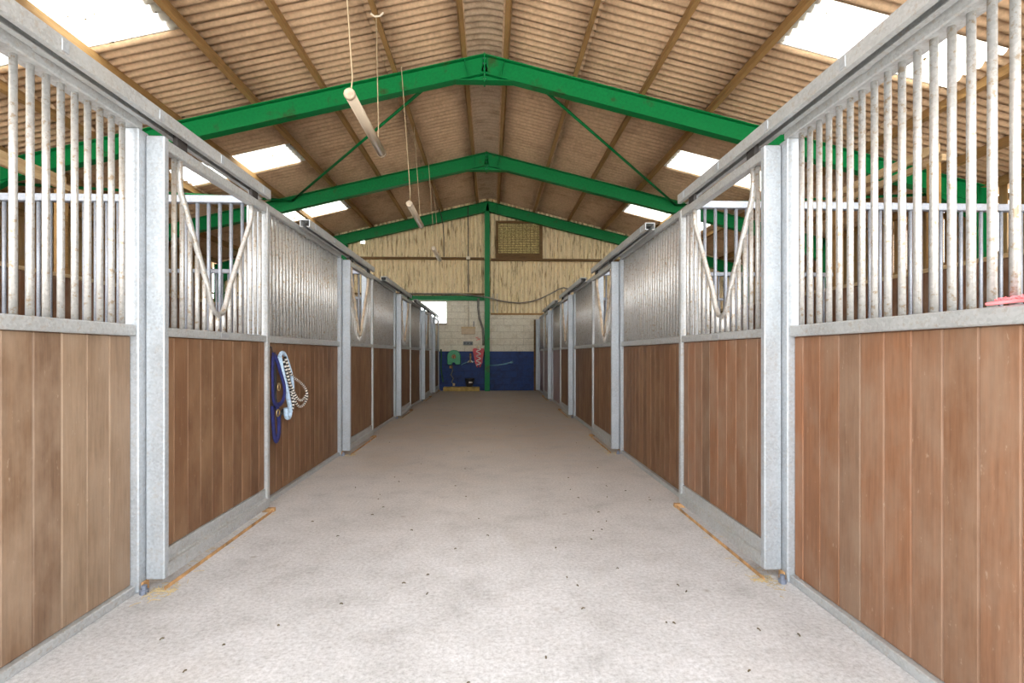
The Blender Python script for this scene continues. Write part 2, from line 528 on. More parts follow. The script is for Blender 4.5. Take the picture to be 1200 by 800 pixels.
for c in range(14):
    z = c * BH
    top = z + BH
    x = -3.6 - (BL / 2 if c % 2 else 0)
    while x < 2.7:
        xa, xb = x + J / 2, x + BL - J / 2
        x += BL
        zt = top - J
        lim = 3.07 if xb <= 0.05 else 2.64
        if xa < 0.05 < xb and z > 2.5:
            xb = 0.0; lim = 3.07
        if z >= lim - 0.04:
            continue
        zt = min(zt, lim)
        if z >= OZ0 - 0.05:
            if xa >= OX0 and xb <= OX1: continue
            if xa < OX1 < xb: xa = OX1 + 0.001
            if xa < OX0 < xb: xb = OX0 - 0.001
        if xb - xa < 0.04: continue
        boxpart('block', xa, xb, Y_BACK, Y_BACK + 0.05, z + J / 2, zt, 'block_blue' if c < 6 else 'block_cream', wb, 0.004)
boxpart('sill', OX0, OX1 + 0.02, Y_BACK - 0.03, Y_BACK + 0.2, OZ0 - 0.005, OZ0 + 0.03, 'dark_timber', wb, 0.003)

def clad_sheet(x0, x1, zb, ztop, y, hole=None):
    """vertical corrugated sheet; ztop is a function of x"""
    mb = MB(); per = 0.146; n = int(round((x1 - x0) / per * 8))
    cols = []
    for i in range(n + 1):
        x = x0 + (x1 - x0) * i / n
        yy = y - 0.040 * (1 - 2 * abs(math.sin(math.pi * x / per)))
        cols.append((x, yy))
    def strip(i, za, zb2):
        (xa, ya), (xb, yb) = cols[i], cols[i + 1]
        b = len(mb.v)
        mb.v += [(xa, ya, za[0]), (xb, yb, za[1]), (xb, yb, zb2[1]), (xa, ya, zb2[0]),
                 (xa, ya + 0.006, za[0]), (xb, yb + 0.006, za[1]), (xb, yb + 0.006, zb2[1]), (xa, ya + 0.006, zb2[0])]
        mb.quad(b, b + 1, b + 2, b + 3); mb.quad(b + 7, b + 6, b + 5, b + 4)
        mb.quad(b, b + 4, b + 5, b + 1); mb.quad(b + 3, b + 2, b + 6, b + 7)
    for i in range(n):
        xa, xb = cols[i][0], cols[i + 1][0]
        t = (ztop(xa), ztop(xb))
        if hole and hole[0] <= xa and xb <= hole[1]:
            strip(i, (zb, zb), (hole[2], hole[2])); strip(i, (hole[3], hole[3]), t)
        else:
            strip(i, (zb, zb), t)
    me = mb.mesh('cladding_sheet', 'clad', 0, False, (x0, y, zb))
    bm = bmesh.new(); bm.from_mesh(me)
    bmesh.ops.remove_doubles(bm, verts=bm.verts, dist=0.0005)
    bm.to_mesh(me); bm.free()
    return me
SW = 0.146 * 7
i = 0
x = -9 * SW
while x < 9 * SW - 0.01:
    xa, xb = x, x + SW * 1.03
    low = 3.22 if xb < 0.1 else 2.62
    y = Y_BACK - 0.055 + 0.012 * (i % 2)
    obj('cladding_sheet', clad_sheet(xa, xb, low, lambda q: min(4.56, roof_z(q, 0.17)), y + 0.03), wb, (xa, y + 0.03, low))
    if roof_z(xa, 0.17) > 4.6 or roof_z(xb, 0.17) > 4.6:
        hole = (-4.45, -4.29, 5.02, 5.30) if xa < -4.3 < xb or xa < -4.45 < xb else None
        obj('cladding_sheet', clad_sheet(xa, xb, 4.48, lambda q: max(4.5, roof_z(q, 0.205)), y, hole), wb, (xa, y, 4.48))
    x += SW; i += 1
boxpart('girt', XA - HALF, -0.22, Y_BACK - 0.20, Y_BACK - 0.09, 4.47, 4.545, 'dark_timber', wb, 0.004)
boxpart('girt', 0.0, XA + HALF, Y_BACK - 0.20, Y_BACK - 0.09, 4.44, 4.515, 'dark_timber', wb, 0.004)
boxpart('girt', XA - HALF, -0.22, Y_BACK - 0.16, Y_BACK - 0.09, 3.27, 3.33, 'dark_timber', wb, 0.004)
boxpart('girt', 0.0, XA + HALF, Y_BACK - 0.12, Y_BACK - 0.06, 2.60, 2.66, 'purlin', wb, 0.004)

# ------------------------------------------------------------------ steel portal frames
def i_beam(mb, p, q, up, side, depth, fl, t=0.016, wt=0.012):
    """I-section from p to q (points on the centre line)"""
    p, q = Vector(p), Vector(q)
    c = (p + q) / 2; half = (q - p) / 2
    up = Vector(up).normalized(); side = Vector(side).normalized()
    mb.obox(c, half, side * (wt / 2), up * (depth / 2 - t))
    for s in (-1, 1):
        mb.obox(c + up * (s * (depth / 2 - t / 2)), half, side * (fl / 2), up * (t / 2))
names = ['nearest green steel portal frame spanning the roof', 'middle green steel portal frame with rust-stained rafters', 'farthest green steel portal frame against the cream end cladding']
DEP = 0.33
for yi, Y in enumerate(PORTAL_Y):
    t = thing('portal_frame', (XA, Y, 0), names[yi], 'steel frame', 'green portal frames')
    xe = HALF - 0.35
    fl = 0.17
    for sd in (-1, 1):
        nrm = Vector((sd * SL, 0, 1)).normalized()
        a = Vector((XA + sd * 0.006, Y, ZA)) - nrm * (DEP / 2)
        b = Vector((XA + sd * xe, Y, ZA - SL * xe)) - nrm * (DEP / 2)
        mb = MB(); i_beam(mb, a, b, nrm, (0, 1, 0), DEP, fl)
        for d in (0.35, ):
            cc = a + (b - a).normalized() * d
            for s in (-1, 1):
                mb.obox(cc + Vector((0, s * 0.045, 0)), (b - a).normalized() * 0.005, Vector((0, 0.035, 0)), nrm * (DEP / 2 - 0.016))
        solo('rafter', mb, 'green', t)
        # eaves haunch and column
        mb = MB(); xc = XA + sd * xe
        i_beam(mb, (xc, Y, 0), (xc, Y, roof_z(xc) - 0.02), (1, 0, 0), (0, 1, 0), 0.26, 0.15)
        solo('column', mb, 'green', t)
        mb = MB()
        zc = roof_z(xc) - DEP
        mb.prism([(xc - sd * 0.12, zc + 0.04), (xc - sd * 1.1, zc + 0.04 + SL * 0.98), (xc - sd * 0.12, zc - 0.28)], 'y', Y - 0.06, Y + 0.06)
        solo('haunch', mb, 'green', t)
    zb = ZA - DEP * 1.03
    if yi < 2:
        mb = MB()
        mb.prism([(XA - 0.50, zb - SL * 0.50 + 0.01), (XA, zb + 0.01), (XA + 0.50, zb - SL * 0.50 + 0.01)], 'y', Y - 0.006, Y + 0.006)
        mb.box(XA - 0.50, XA + 0.50, Y - fl / 2, Y + fl / 2, zb - SL * 0.5, zb - SL * 0.5 + 0.014)
        solo('apex_haunch', mb, 'green', t)
        boxpart('end_plate', XA - 0.012, XA + 0.012, Y - fl / 2 - 0.004, Y + fl / 2 + 0.004, zb - 0.15, ZA + 0.012, 'green', t, 0.002)
        for zz in (0.03, 0.12, 0.21, 0.30, 0.39):
            for s in (-1, 1):
                obj('bolt', cached_box('bolt', 0.05, 0.022, 0.022, 'bolt', 0.003), t, (XA, Y - 0.055, ZA - 0.05 - zz))
    else:
        for (xc, wd) in ((-0.122, 0.17), (-4.915, 0.17)):
            mb = MB(); i_beam(mb, (xc, Y + 0.06, 0), (xc, Y + 0.06, roof_z(xc) - DEP + 0.02), (0, 1, 0), (1, 0, 0), 0.17, wd)
            solo('gable_post', mb, 'green', t)
# lintel over the opening in the end wall
mb = MB(); i_beam(mb, (-3.2, Y_BACK - 0.09, 3.165), (-0.22, Y_BACK - 0.09, 3.165), (0, 0, 1), (0, 1, 0), 0.15, 0.10)
solo('lintel_beam', mb, 'green', label='green steel lintel beam left of the centre gable post', cat='beam')
# wind braces
def rod(name, p, q, r, mat, label, cat, group=None):
    return solo(name, MB().tube([p, q], r, 8), mat, None, None, 0, True, label=label, cat=cat, group=group)
ZB = -0.10
for sd, lab in ((-1, 'left'), (1, 'right')):
    xi, xo, xe = XA + sd * 0.70, XA + sd * 4.90, XA + sd * 8.9
    rod('roof_brace', (xi, 8.93, roof_z(xi, ZB)), (xo, 13.17, roof_z(xo, ZB)), 0.028, 'green', 'thin green diagonal brace from the ridge down the %s roof slope' % lab, 'brace', 'roof braces')
    rod('roof_brace', (xo - sd * 0.02, 13.17, roof_z(xo, ZB)), (xe, 8.93, roof_z(xe, ZB)), 0.028, 'green', 'thin green diagonal brace running to the %s eaves' % lab, 'brace', 'roof braces')

# ------------------------------------------------------------------ stable fronts
ORD = ['nearest', 'second', 'third', 'fourth', 'fifth']
BAR_R, BAR_P = 0.0140, 0.0758
PLATE_Z, TOP_Z = 1.42, 2.46

def sx(sd, s):
    return sd * (XREF[sd] - s)

def boards(parent, sd, s0, s1, ya, yb, z0, z1, mat, first=0.142, wd=0.142):
    """tongue and groove boards laid from the far end yb towards the near end ya"""
    y = yb; w = first
    while y > ya + 0.012:
        yn = max(ya, y - w)
        if yn - ya < 0.012: yn = ya
        boxpart('board', sx(sd, s0), sx(sd, s1), yn, y, z0, z1, mat, parent, 0.006)
        y = yn; w = wd

def fixed_panel(sd, ya, yb, k, mat, first):
    lab = '%s %s stable front panel of galvanised bars above brown boards' % (ORD[k], SIDE[sd])
    if mat == 'board_mauve':
        lab = '%s %s stable front panel with mauve-tinted boards' % (ORD[k], SIDE[sd])
    if k == 0:
        lab = 'large nearest stable front panel of open bars on the %s, cut by the frame' % SIDE[sd]
    t = thing('stable_panel', (sx(sd, -0.05), (ya + yb) / 2, 0), lab, 'stable panel', '%s stable front panels' % SIDE[sd])
    for (p, q) in ((ya, ya + 0.05), (yb - 0.045, yb + (0.04 if yb < 17.4 else 0))):
        boxpart('post', sx(sd, -0.10), sx(sd, 0.0), p, q, 0, TOP_Z, 'galv_stile', t, 0.006)
    a, b = ya + 0.05, yb - 0.045
    boxpart('bottom_rail', sx(sd, -0.085), sx(sd, -0.012), a, b, 0, 0.045, 'galv', t, 0.004)
    boxpart('middle_rail', sx(sd, -0.085), sx(sd, -0.008), a, b, 1.36, PLATE_Z, 'galv', t, 0.006)
    boxpart('top_rail', sx(sd, -0.095), sx(sd, -0.004), ya, yb, TOP_Z, TOP_Z + 0.06, 'galv', t, 0.006)
    boards(t, sd, -0.078, -0.038, a, b, 0.045, 1.36, mat, first)
    me = cached_bar(BAR_R, TOP_Z - PLATE_Z, 'galv_bar')
    n = int((b - a) / BAR_P)
    off = ((b - a) - (n - 1) * BAR_P) / 2
    for i in range(n):
        obj('bar', me, t, (sx(sd, -0.045), a + off + i * BAR_P, PLATE_Z))
    return t

DOOR_W = 1.36
def sliding_door(sd, y0, k, mat, rusty=0):
    where = {0: 'nearest %s sliding stable door with a V-shaped head opening', 1: 'second %s sliding stable door with a V-shaped head opening', 2: 'third %s sliding stable door with a rust-tan V opening',
             3: 'fourth %s sliding stable door', 4: 'last %s sliding stable door beside the end wall'}[k] % SIDE[sd]
    t = thing('sliding_door', (sx(sd, 0.05), y0 + DOOR_W / 2, 0.05), where, 'stable door', '%s sliding doors' % SIDE[sd])
    y1 = y0 + DOOR_W
    boxpart('stile', sx(sd, 0.004), sx(sd, 0.102), y0, y0 + 0.045, 0.05, 2.44, 'galv_stile', t, 0.006)
    boxpart('stile', sx(sd, 0.03), sx(sd, 0.088), y1 - 0.05, y1, 0.05, 2.44, 'galv', t, 0.005)
    a, b = y0 + 0.045, y1 - 0.05
    boxpart('top_rail', sx(sd, 0.03), sx(sd, 0.085), a, b, 2.38, 2.44, 'galv', t, 0.005)
    mr = boxpart('middle_rail', sx(sd, 0.03), sx(sd, 0.085), a, b, 1.36, 1.41, 'galv', t, 0.005)
    mb = MB()
    poly = [(0.03, 0.05), (0.10, 0.05), (0.10, 0.115), (0.092, 0.122), (0.082, 0.122), (0.075, 0.13), (0.075, 0.195), (0.03, 0.195)]
    mb.prism([(sx(sd, p), q) for p, q in poly], 'y', a, y1 - 0.05)
    solo('bottom_channel', mb, 'galv', t, None, 0.002)
    boards(t, sd, 0.036, 0.066, a, b, 0.195, 1.36, mat, 0.10, 0.133)
    # grille with a V yoke
    sb = 0.057
    vy0, vy1, vyc = y0 + 0.205, y1 - 0.265, y0 + 0.63
    zlow, zk0, zk1 = 1.52, 2.23, 2.28
    pts = [(vy0, 2.38), (vy0, zk0 + 0.04), (vy0 + 0.008, zk0 - 0.02)]
    pts += [(vyc - 0.125, zlow + 0.17), (vyc - 0.095, zlow + 0.075), (vyc - 0.055, zlow + 0.02), (vyc, zlow), (vyc + 0.055, zlow + 0.02), (vyc + 0.095, zlow + 0.075), (vyc + 0.125, zlow + 0.17)]
    pts += [(vy1 - 0.008, zk1 - 0.02), (vy1, zk1 + 0.04), (vy1, 2.38)]
    mb = MB().tube([(sx(sd, sb + 0.004), y, z) for y, z in pts], 0.017, 10)
    solo('yoke_bar', mb, 'rope_tan' if k >= 1 else 'galv_bar', t, None, 0, True)
    def vz(y):
        for (ya, za), (yb, zb) in zip(pts[2:-2], pts[3:-1]):
            if ya <= y <= yb:
                return za + (zb - za) * (y - ya) / (yb - ya)
        return None
    n = int((b - a) / 0.078); off = ((b - a) - (n - 1) * 0.078) / 2
    for i in range(n):
        y = a + off + i * 0.078
        if abs(y - vy0) < 0.03 or abs(y - vy1) < 0.03:
            y = y
        z = vz(y)
        h = (2.38 - 1.41) if z is None else (z - 1.41)
        obj('bar', cached_bar(BAR_R * 0.95, h, 'galv_bar'), t, (sx(sd, sb - 0.006), y, 1.41))
    if k < 2:
        boxpart('maker_plate', sx(sd, 0.085), sx(sd, 0.0875), y0 + 0.62, y0 + 0.72, 1.372, 1.398, 'plate', mr, 0.0, label='small grey plate on the middle rail')
    # hangers up to the track
    for hy in (y0 + 0.22, y1 - 0.22):
        boxpart('hanger', sx(sd, 0.045), sx(sd, 0.07), hy - 0.05, hy + 0.05, 2.44, 2.515, 'dark', t, 0.003)
    return t

def door_track(sd, y0, k):
    a, b = y0 - (1.45 if k < 4 else 1.1), y0 + DOOR_W - 0.03
    t = thing('door_track', (sx(sd, 0.06), (a + b) / 2, 2.49), '%s %s overhead sliding door track of galvanised channel' % (ORD[k], SIDE[sd]), 'door track', '%s door tracks' % SIDE[sd])
    mb = MB()
    s0, s1, z0, z1, w = 0.012, 0.108, 2.495, 2.565, 0.006
    poly = [(s0, z0), (s0, z1), (s1, z1), (s1, z0), (s1 - 0.03, z0), (s1 - 0.03, z0 + w), (s1 - w, z0 + w), (s1 - w, z1 - w), (s0 + w, z1 - w), (s0 + w, z0 + w), (s0 + 0.03, z0 + w), (s0 + 0.03, z0)]
    mb.prism([(sx(sd, p), q) for p, q in poly], 'y', a, b)
    solo('track_channel', mb, 'galv', t)
    y = a + 0.18
    while y < b:
        boxpart('track_bracket', sx(sd, -0.003), sx(sd, 0.012), y - 0.03, y + 0.03, 2.497, 2.516, 'galv', t, 0.002)
        boxpart('track_clip', sx(sd, s1), sx(sd, s1 + 0.004), y - 0.018, y + 0.018, 2.505, 2.555, 'galv_stile', t, 0.001)
        y += 0.62
    return t

def floor_guide(sd, y0, k):
    t = thing('floor_guide', (sx(sd, 0.05), y0, 0), 'rusty floor guide with roller bolt under the %s %s sliding door' % (ORD[k], SIDE[sd]), 'door guide', 'sliding door floor guides')
    boxpart('guide_strip', sx(sd, 0.112), sx(sd, 0.118), y0 - 0.02, y0 + DOOR_W + 0.03, 0.0, 0.022, 'rust', t, 0.002)
    boxpart('guide_bracket', sx(sd, 0.0), sx(sd, 0.012), y0 - 0.03, y0 + 0.02, 0.0, 0.05, 'rust', t, 0.002)
    mb = MB().tube([(sx(sd, 0.03), y0 - 0.05, 0), (sx(sd, 0.03), y0 - 0.05, 0.022), (sx(sd, 0.03), y0 - 0.05, 0.024), (sx(sd, 0.03), y0 - 0.05, 0.045)], [0.022, 0.022, 0.014, 0.014], 8)
    solo('roller_bolt', mb, 'bolt', t)
    boxpart('guide_bracket', sx(sd, 0.03), sx(sd, 0.125), y0 + DOOR_W - 0.02, y0 + DOOR_W + 0.02, 0.0, 0.03, 'rust', t, 0.002)

for sd in (-1, 1):
    stiles = [Y0 + PITCH * i for i in range(4)]
    stiles.append(16.32 if sd < 0 else 17.47)
    prev_end = 0.5
    for k, ys_ in enumerate(stiles):
        if k == 0: mat = 'board_tan' if sd < 0 else 'board_red'
        elif sd > 0 and k >= 3: mat = 'board_mauve'
        else: mat = 'board_brown'
        if k < 4 or sd < 0 or True:
            fixed_panel(sd, prev_end, ys_ - 0.005, k, mat, (0.153, 0.08)[sd > 0] if k == 0 else 0.12)
        if ys_ + DOOR_W < Y_BACK + 0.1:
            dm = 'board_brown' if (k > 0 or sd < 0) else 'board_red'
            if sd > 0 and k == 3: dm = 'board_mauve'
            if sd < 0 and k == 0: dm = 'board_brown'
            if ys_ + DOOR_W > Y_BACK - 0.02:
                DOOR_W = Y_BACK - 0.03 - ys_
            sliding_door(sd, ys_, k, dm)
            door_track(sd, ys_, k)
            floor_guide(sd, ys_, k)
            DOOR_W = 1.36
        else:
            t = thing('end_post', (sx(sd, 0.05), ys_, 0), 'galvanised end post of the right stable row at the end wall', 'post')
            boxpart('post', sx(sd, 0.0), sx(sd, 0.10), ys_, ys_ + 0.06, 0.03, 2.44, 'galv_stile', t, 0.005)
            boxpart('edge_board', sx(sd, 0.0), sx(sd, 0.16), ys_ + 0.12, ys_ + 0.16, 0.0, 2.44, 'dark_timber', t, 0.005)
        prev_end = ys_ + DOOR_W

# ------------------------------------------------------------------ partitions between the boxes
DEPTH = 3.62
for sd in (-1, 1):
    for k in range(4):
        y = Y0 + DOOR_W + 0.03 + PITCH * k
        xo, xi = sx(sd, -0.10), sx(sd, -0.10 - DEPTH)
        t = thing('stable_partition', ((xo + xi) / 2, y, 0), '%s cross partition of blue-grey bars between the %s stables' % (ORD[k], SIDE[sd]), 'partition', '%s stable partitions' % SIDE[sd])
        x0, x1 = min(xo, xi), max(xo, xi)
        boxpart('top_rail', x0, x1, y - 0.03, y + 0.03, 2.475, 2.535, 'galv_blue', t, 0.005)
        boxpart('middle_rail', x0, x1, y - 0.03, y + 0.03, 1.36, 1.42, 'galv_blue', t, 0.005)
        boxpart('bottom_rail', x0, x1, y - 0.03, y + 0.03, 0.0, 0.05, 'galv_blue', t, 0.005)
        n = int(DEPTH / 0.145)
        for i in range(n):
            bw = DEPTH / n
            boxpart('board', x0 + i * bw, x0 + (i + 1) * bw, y - 0.02, y + 0.02, 0.05, 1.36, 'board_back', t, 0.003)
        n = int(DEPTH / 0.088)
        me = cached_bar(0.0145, 2.475 - 1.42, 'galv_blue', 8)
        for i in range(n):
            obj('bar', me, t, (x0 + (i + 0.5) * DEPTH / n, y, 1.42))
    xb = sx(sd, -0.16 - DEPTH)
    t = thing('box_back_wall', (xb, 9, 0), 'tall brown board wall with a metal cap behind the %s stables' % SIDE[sd], 'board wall')
    y = 0.5
    while y < Y_BACK - 0.16:
        boxpart('board', xb - 0.02, xb + 0.02, y, y + 0.15, 0, 2.27, 'board_back', t, 0.004)
        y += 0.15
    boxpart('cap_rail', xb - 0.04, xb + 0.04, 0.5, Y_BACK - 0.1, 2.27, 2.32, 'pale_timber', t, 0.004)

# timber stage behind the right and left boxes
for sd, (ya, yb, zb, xx) in ((1, (6.2, 8.2, 3.78, 5.57)), (-1, (4.3, 7.4, 3.62, 5.95))):
    t = thing('timber_trestle', (sd * xx, ya, 2.32), 'pale timber beam on posts above the %s board wall' % SIDE[sd], 'timber frame')
    boxpart('beam', sd * xx - 0.03, sd * xx + 0.03, ya, yb, zb, zb + 0.11, 'pale_timber', t, 0.004)
    boxpart('beam', sd * xx + 0.05, sd * xx + 0.11, ya, yb + 0.2, zb - 0.10, zb - 0.02, 'pale_timber', t, 0.004)
    for yy in (ya + 0.1, yb - 0.1):
        boxpart('post', sd * xx - 0.03, sd * xx + 0.10, yy - 0.04, yy + 0.04, 0, zb - 0.10, 'purlin', t, 0.004)

# ------------------------------------------------------------------ hanging strip lights
for k, ya in enumerate((4.93, 8.52, 12.10)):
    x, z, L = -1.345, 3.74, 1.48
    t = thing('strip_light', (x, ya, z), '%s cream strip light hanging on cords on the left of the ridge' % ['nearest large', 'middle', 'farthest small'][k], 'strip light', 'hanging strip lights')
    mb = MB().tube([(x, ya + 0.03, z), (x, ya + L - 0.03, z)], 0.052, 12)
    solo('diffuser', mb, 'tube', t, None, 0, True)
    for yy in (ya, ya + L - 0.045):
        mb = MB().tube([(x, yy, z), (x, yy + 0.008, z), (x, yy + 0.037, z), (x, yy + 0.045, z)], [0.045, 0.056, 0.056, 0.05], 12)
        solo('end_cap', mb, 'rope_tan', t, None, 0, True)
    for yy, top in ((ya + 0.12, (-1.50, ya + 0.16)), (ya + L - 0.2, (-1.62, ya + L + 0.92))):
        zt = roof_z(top[0])
        mb = MB().tube([(x, yy - 0.05, z + 0.05), (x, yy, z + 0.20), ((x * 2 + top[0]) / 3, (yy * 2 + top[1]) / 3, z + (zt - z) * 0.4), (top[0], top[1], zt + 0.02)], 0.006, 6)
        hc = solo('hanging_cord', mb, 'cord', t)
        if k == 0 and yy > ya + 0.5:
            mb = MB().tube([(-1.68, 7.25, 6.02), (-1.63, 7.28, 6.0), (-1.56, 7.30, 6.02), (-1.52, 7.32, 6.08)], 0.014, 6)
            solo('cord_hook', mb, 'white', hc)
# ------------------------------------------------------------------ things on the end wall
YW = Y_BACK
# louvred vent
t = thing('wall_vent', (0.97, YW - 0.2, 4.52), 'square brown slatted vent high on the cream end cladding', 'vent')
vx0, vx1, vz0, vz1, vy = 0.17, 1.77, 4.52, 5.80, YW - 0.14
boxpart('backing', vx0, vx1, vy + 0.02, vy + 0.04, vz0, vz1, 'dark_timber', t, 0.0)
for (p, q, r, s) in ((vx0, vx0 + 0.08, vz0, vz1), (vx1 - 0.10, vx1, vz0, vz1), (vx0 + 0.08, vx1 - 0.10, vz0, vz0 + 0.16), (vx0 + 0.08, vx1 - 0.10, vz1 - 0.07, vz1)):
    boxpart('frame_rail', p, q, vy - 0.06, vy + 0.02, r, s, 'dark_timber', t, 0.004)
n = 17
for i in range(n):
    z = vz0 + 0.18 + i * (vz1 - 0.08 - vz0 - 0.18) / n
    c = ((vx0 + vx1) / 2 - 0.01, vy - 0.012, z + 0.03)
    mb = MB().obox(c, (0.70, 0, 0), (0, 0.022, 0.02), (0, -0.004, 0.006))
    solo('slat', mb, 'sawdust', t)
for i in range(11):
    xx = vx0 + 0.14 + i * 0.13
    boxpart('wire', xx - 0.006, xx + 0.006, vy - 0.045, vy - 0.036, vz0 + 0.16, vz1 - 0.07, 'dark_timber', t, 0.0)

# power box and its conduit
t = thing('junction_box', (-0.766, YW - 0.12, 1.93), 'cream metal box on the cream block wall above the switches', 'box')
boxpart('box_body', -1.0, -0.53, YW - 0.12, YW, 1.93, 2.16, 'box_tan', t, 0.008)
boxpart('box_lid', -1.01, -0.52, YW - 0.13, YW - 0.115, 2.12, 2.19, 'pale_timber', t, 0.003)
mb = MB().tube([(-0.766, YW - 0.04, 2.16), (-0.766, YW - 0.04, 3.10)], 0.02, 6)
solo('conduit', mb, 'mortar_cream', t)
boxpart('spout', -0.60, -0.57, YW - 0.05, YW - 0.02, 2.16, 2.38, 'grey_plastic', t, 0.003)
t = thing('switch_row', (-0.78, YW - 0.05, 1.56), 'row of three grey switches below the cream box', 'switch')
boxpart('back_box', -0.945, -0.615, YW - 0.03, YW, 1.56, 1.69, 'grey_plastic', t, 0.004)
for i in range(3):
    xx = -0.935 + i * 0.107
    sp = boxpart('switch', xx, xx + 0.095, YW - 0.055, YW - 0.03, 1.57, 1.68, 'grey_plastic', t, 0.006)
    boxpart('rocker', xx + 0.03, xx + 0.065, YW - 0.064, YW - 0.055, 1.60, 1.65, 'dark', sp, 0.002)
mb = MB()
for (p, q, w, h) in ((-0.52, 1.80, 0.09, 0.04), (-0.46, 1.74, 0.10, 0.05), (-0.50, 1.72, 0.05, 0.03)):
    mb.box(p, p + w, YW - 0.004, YW - 0.0005, q, q + h)
solo('painted_mark', mb, 'pink_mark', label='faded red mark on the cream wall above the red hanger', cat='mark')

# vertical cables on the gable
solo('power_cable', MB().tube([(-0.77, YW - 0.41, 6.20), (-0.765, YW - 0.41, 5.85), (-0.765, YW - 0.23, 5.2), (-0.77, YW - 0.225, 4.56), (-0.765, YW - 0.19, 4.2), (-0.766, YW - 0.19, 3.36)], 0.016, 6), 'black',
     label='black cable dropping down the cladding to the lintel', cat='cable')
boxpart('cable_box', -0.83, -0.70, YW - 0.30, YW - 0.245, 4.46, 4.56, 'white', None, 0.004, label='small cream box on the girt where the black cable crosses', cat='box')
solo('power_cable', MB().tube([(-1.68, 16.9, 6.0), (-1.68, YW - 0.42, 5.98), (-1.60, YW - 0.42, 5.60), (-1.585, YW - 0.26, 5.2), (-1.59, YW - 0.22, 4.56)], 0.014, 6), 'black',
     label='black cable on the cladding ending at the girt, left of the long one', cat='cable')
pts = [(-3.2, YW - 0.25, 3.30), (-1.0, YW - 0.27, 3.29), (-0.12, YW - 0.36, 3.17)]
pts = pts[:3] + [(0.1, YW - 0.32, 3.12), (0.25, YW - 0.24, 3.08), (0.6, YW - 0.2, 3.02), (1.0, YW - 0.2, 3.0), (1.35, YW - 0.2, 3.04), (1.7, YW - 0.2, 3.15), (2.05, YW - 0.2, 3.32), (2.3, YW - 0.2, 3.46), (2.48, YW - 0.2, 3.53), (2.7, YW - 0.2, 3.47), (3.4, YW - 0.2, 3.50)]
solo('sagging_cable', MB().tube(pts, 0.022, 6), 'grey_cable', None, None, 0, True, label='grey cable sagging across the right cladding from the centre post', cat='cable')
solo('conduit_pipe', MB().tube([(-0.42, YW - 0.20, 3.14), (-0.43, YW - 0.20, 2.85), (-0.38, YW - 0.21, 2.45), (-0.27, YW - 0.24, 2.12), (-0.25, YW - 0.25, 1.85), (-0.25, YW - 0.25, 1.55)], 0.038, 8), 'grey_cable', None, None, 0, True,
     label='grey bent pipe running down beside the green centre post', cat='pipe')

# green hose reel
t = thing('hose_reel', (-1.25, YW - 0.2, 0.9), 'green plastic hose reel hung on the blue wall', 'hose reel')
mb = MB()
poly = []
for i in range(19):
    an = math.pi * i / 18
    poly.append((-1.25 + 0.225 * math.cos(an), 1.17 + 0.225 * math.sin(an)))
poly += [(-1.475, 0.94), (-1.44, 0.90), (-1.33, 0.90), (-1.30, 0.97), (-1.22, 0.97), (-1.20, 0.90), (-1.06, 0.90), (-1.025, 0.94)]
mb.prism(poly, 'y', YW - 0.26, YW - 0.02)
solo('reel_case', mb, 'reel_green', t, None, 0.012)
mb = MB()
hub = [(-1.25, YW - 0.26, 1.17), (-1.25, YW - 0.285, 1.17), (-1.25, YW - 0.29, 1.17)]
mb.tube(hub, [0.075, 0.07, 0.05], 12)
solo('reel_hub', mb, 'rust', t)
boxpart('reel_handle', -1.26, -1.24, YW - 0.34, YW - 0.29, 1.10, 1.20, 'dark', t, 0.003)
boxpart('reel_bracket', -1.42, -1.30, YW - 0.1, YW, 0.77, 0.86, 'rust', t, 0.005)
pts = [(-1.34, YW - 0.12, 0.92), (-1.30, YW - 0.10, 0.7), (-1.36, YW - 0.1, 0.55), (-1.28, YW - 0.1, 0.42), (-1.33, YW - 0.12, 0.30), (-1.25, YW - 0.14, 0.21)]
solo('hose_tail', MB().tube(pts, 0.02, 6), 'grey_cable', t, None, 0, True)
boxpart('hose_nozzle', -1.30, -1.22, YW - 0.17, YW - 0.11, 0.17, 0.26, 'pale_timber', t, 0.01)
# green garden hose and cord hanging at the left corner
pts = [(-1.70, YW - 0.12, 1.42), (-1.68, YW - 0.12, 1.2), (-1.70, YW - 0.12, 0.9), (-1.68, YW - 0.10, 0.6), (-1.62, YW - 0.1, 0.3)]
solo('green_hose', MB().tube(pts, 0.025, 8), 'dark_green', None, None, 0, True, label='dark green hose hanging in the left corner by the end wall', cat='hose')
# tap with pipe
t = thing('wall_tap', (-0.70, YW - 0.1, 1.0), 'brass tap on the blue wall between the green reel and red hanger', 'tap')
solo('tap_pipe', MB().tube([(-0.70, YW - 0.03, 1.28), (-0.70, YW - 0.03, 1.06)], 0.03, 8), 'rust', t)
solo('tap_body', MB().tube([(-0.70, YW - 0.02, 1.07), (-0.70, YW - 0.12, 1.07), (-0.70, YW - 0.15, 1.04), (-0.70, YW - 0.15, 0.96)], 0.026, 8), 'brass', t)
solo('tap_arm', MB().tube([(-0.79, YW - 0.12, 0.97), (-0.74, YW - 0.12, 1.02), (-0.70, YW - 0.12, 1.04), (-0.66, YW - 0.12, 1.02), (-0.61, YW - 0.12, 0.97)], 0.022, 8), 'rope_white', t)
solo('tap_handle', MB().tube([(-0.70, YW - 0.12, 1.09), (-0.70, YW - 0.12, 1.16)], 0.014, 8).tube([(-0.74, YW - 0.12, 1.16), (-0.66, YW - 0.12, 1.16)], 0.012, 8), 'brass', t)
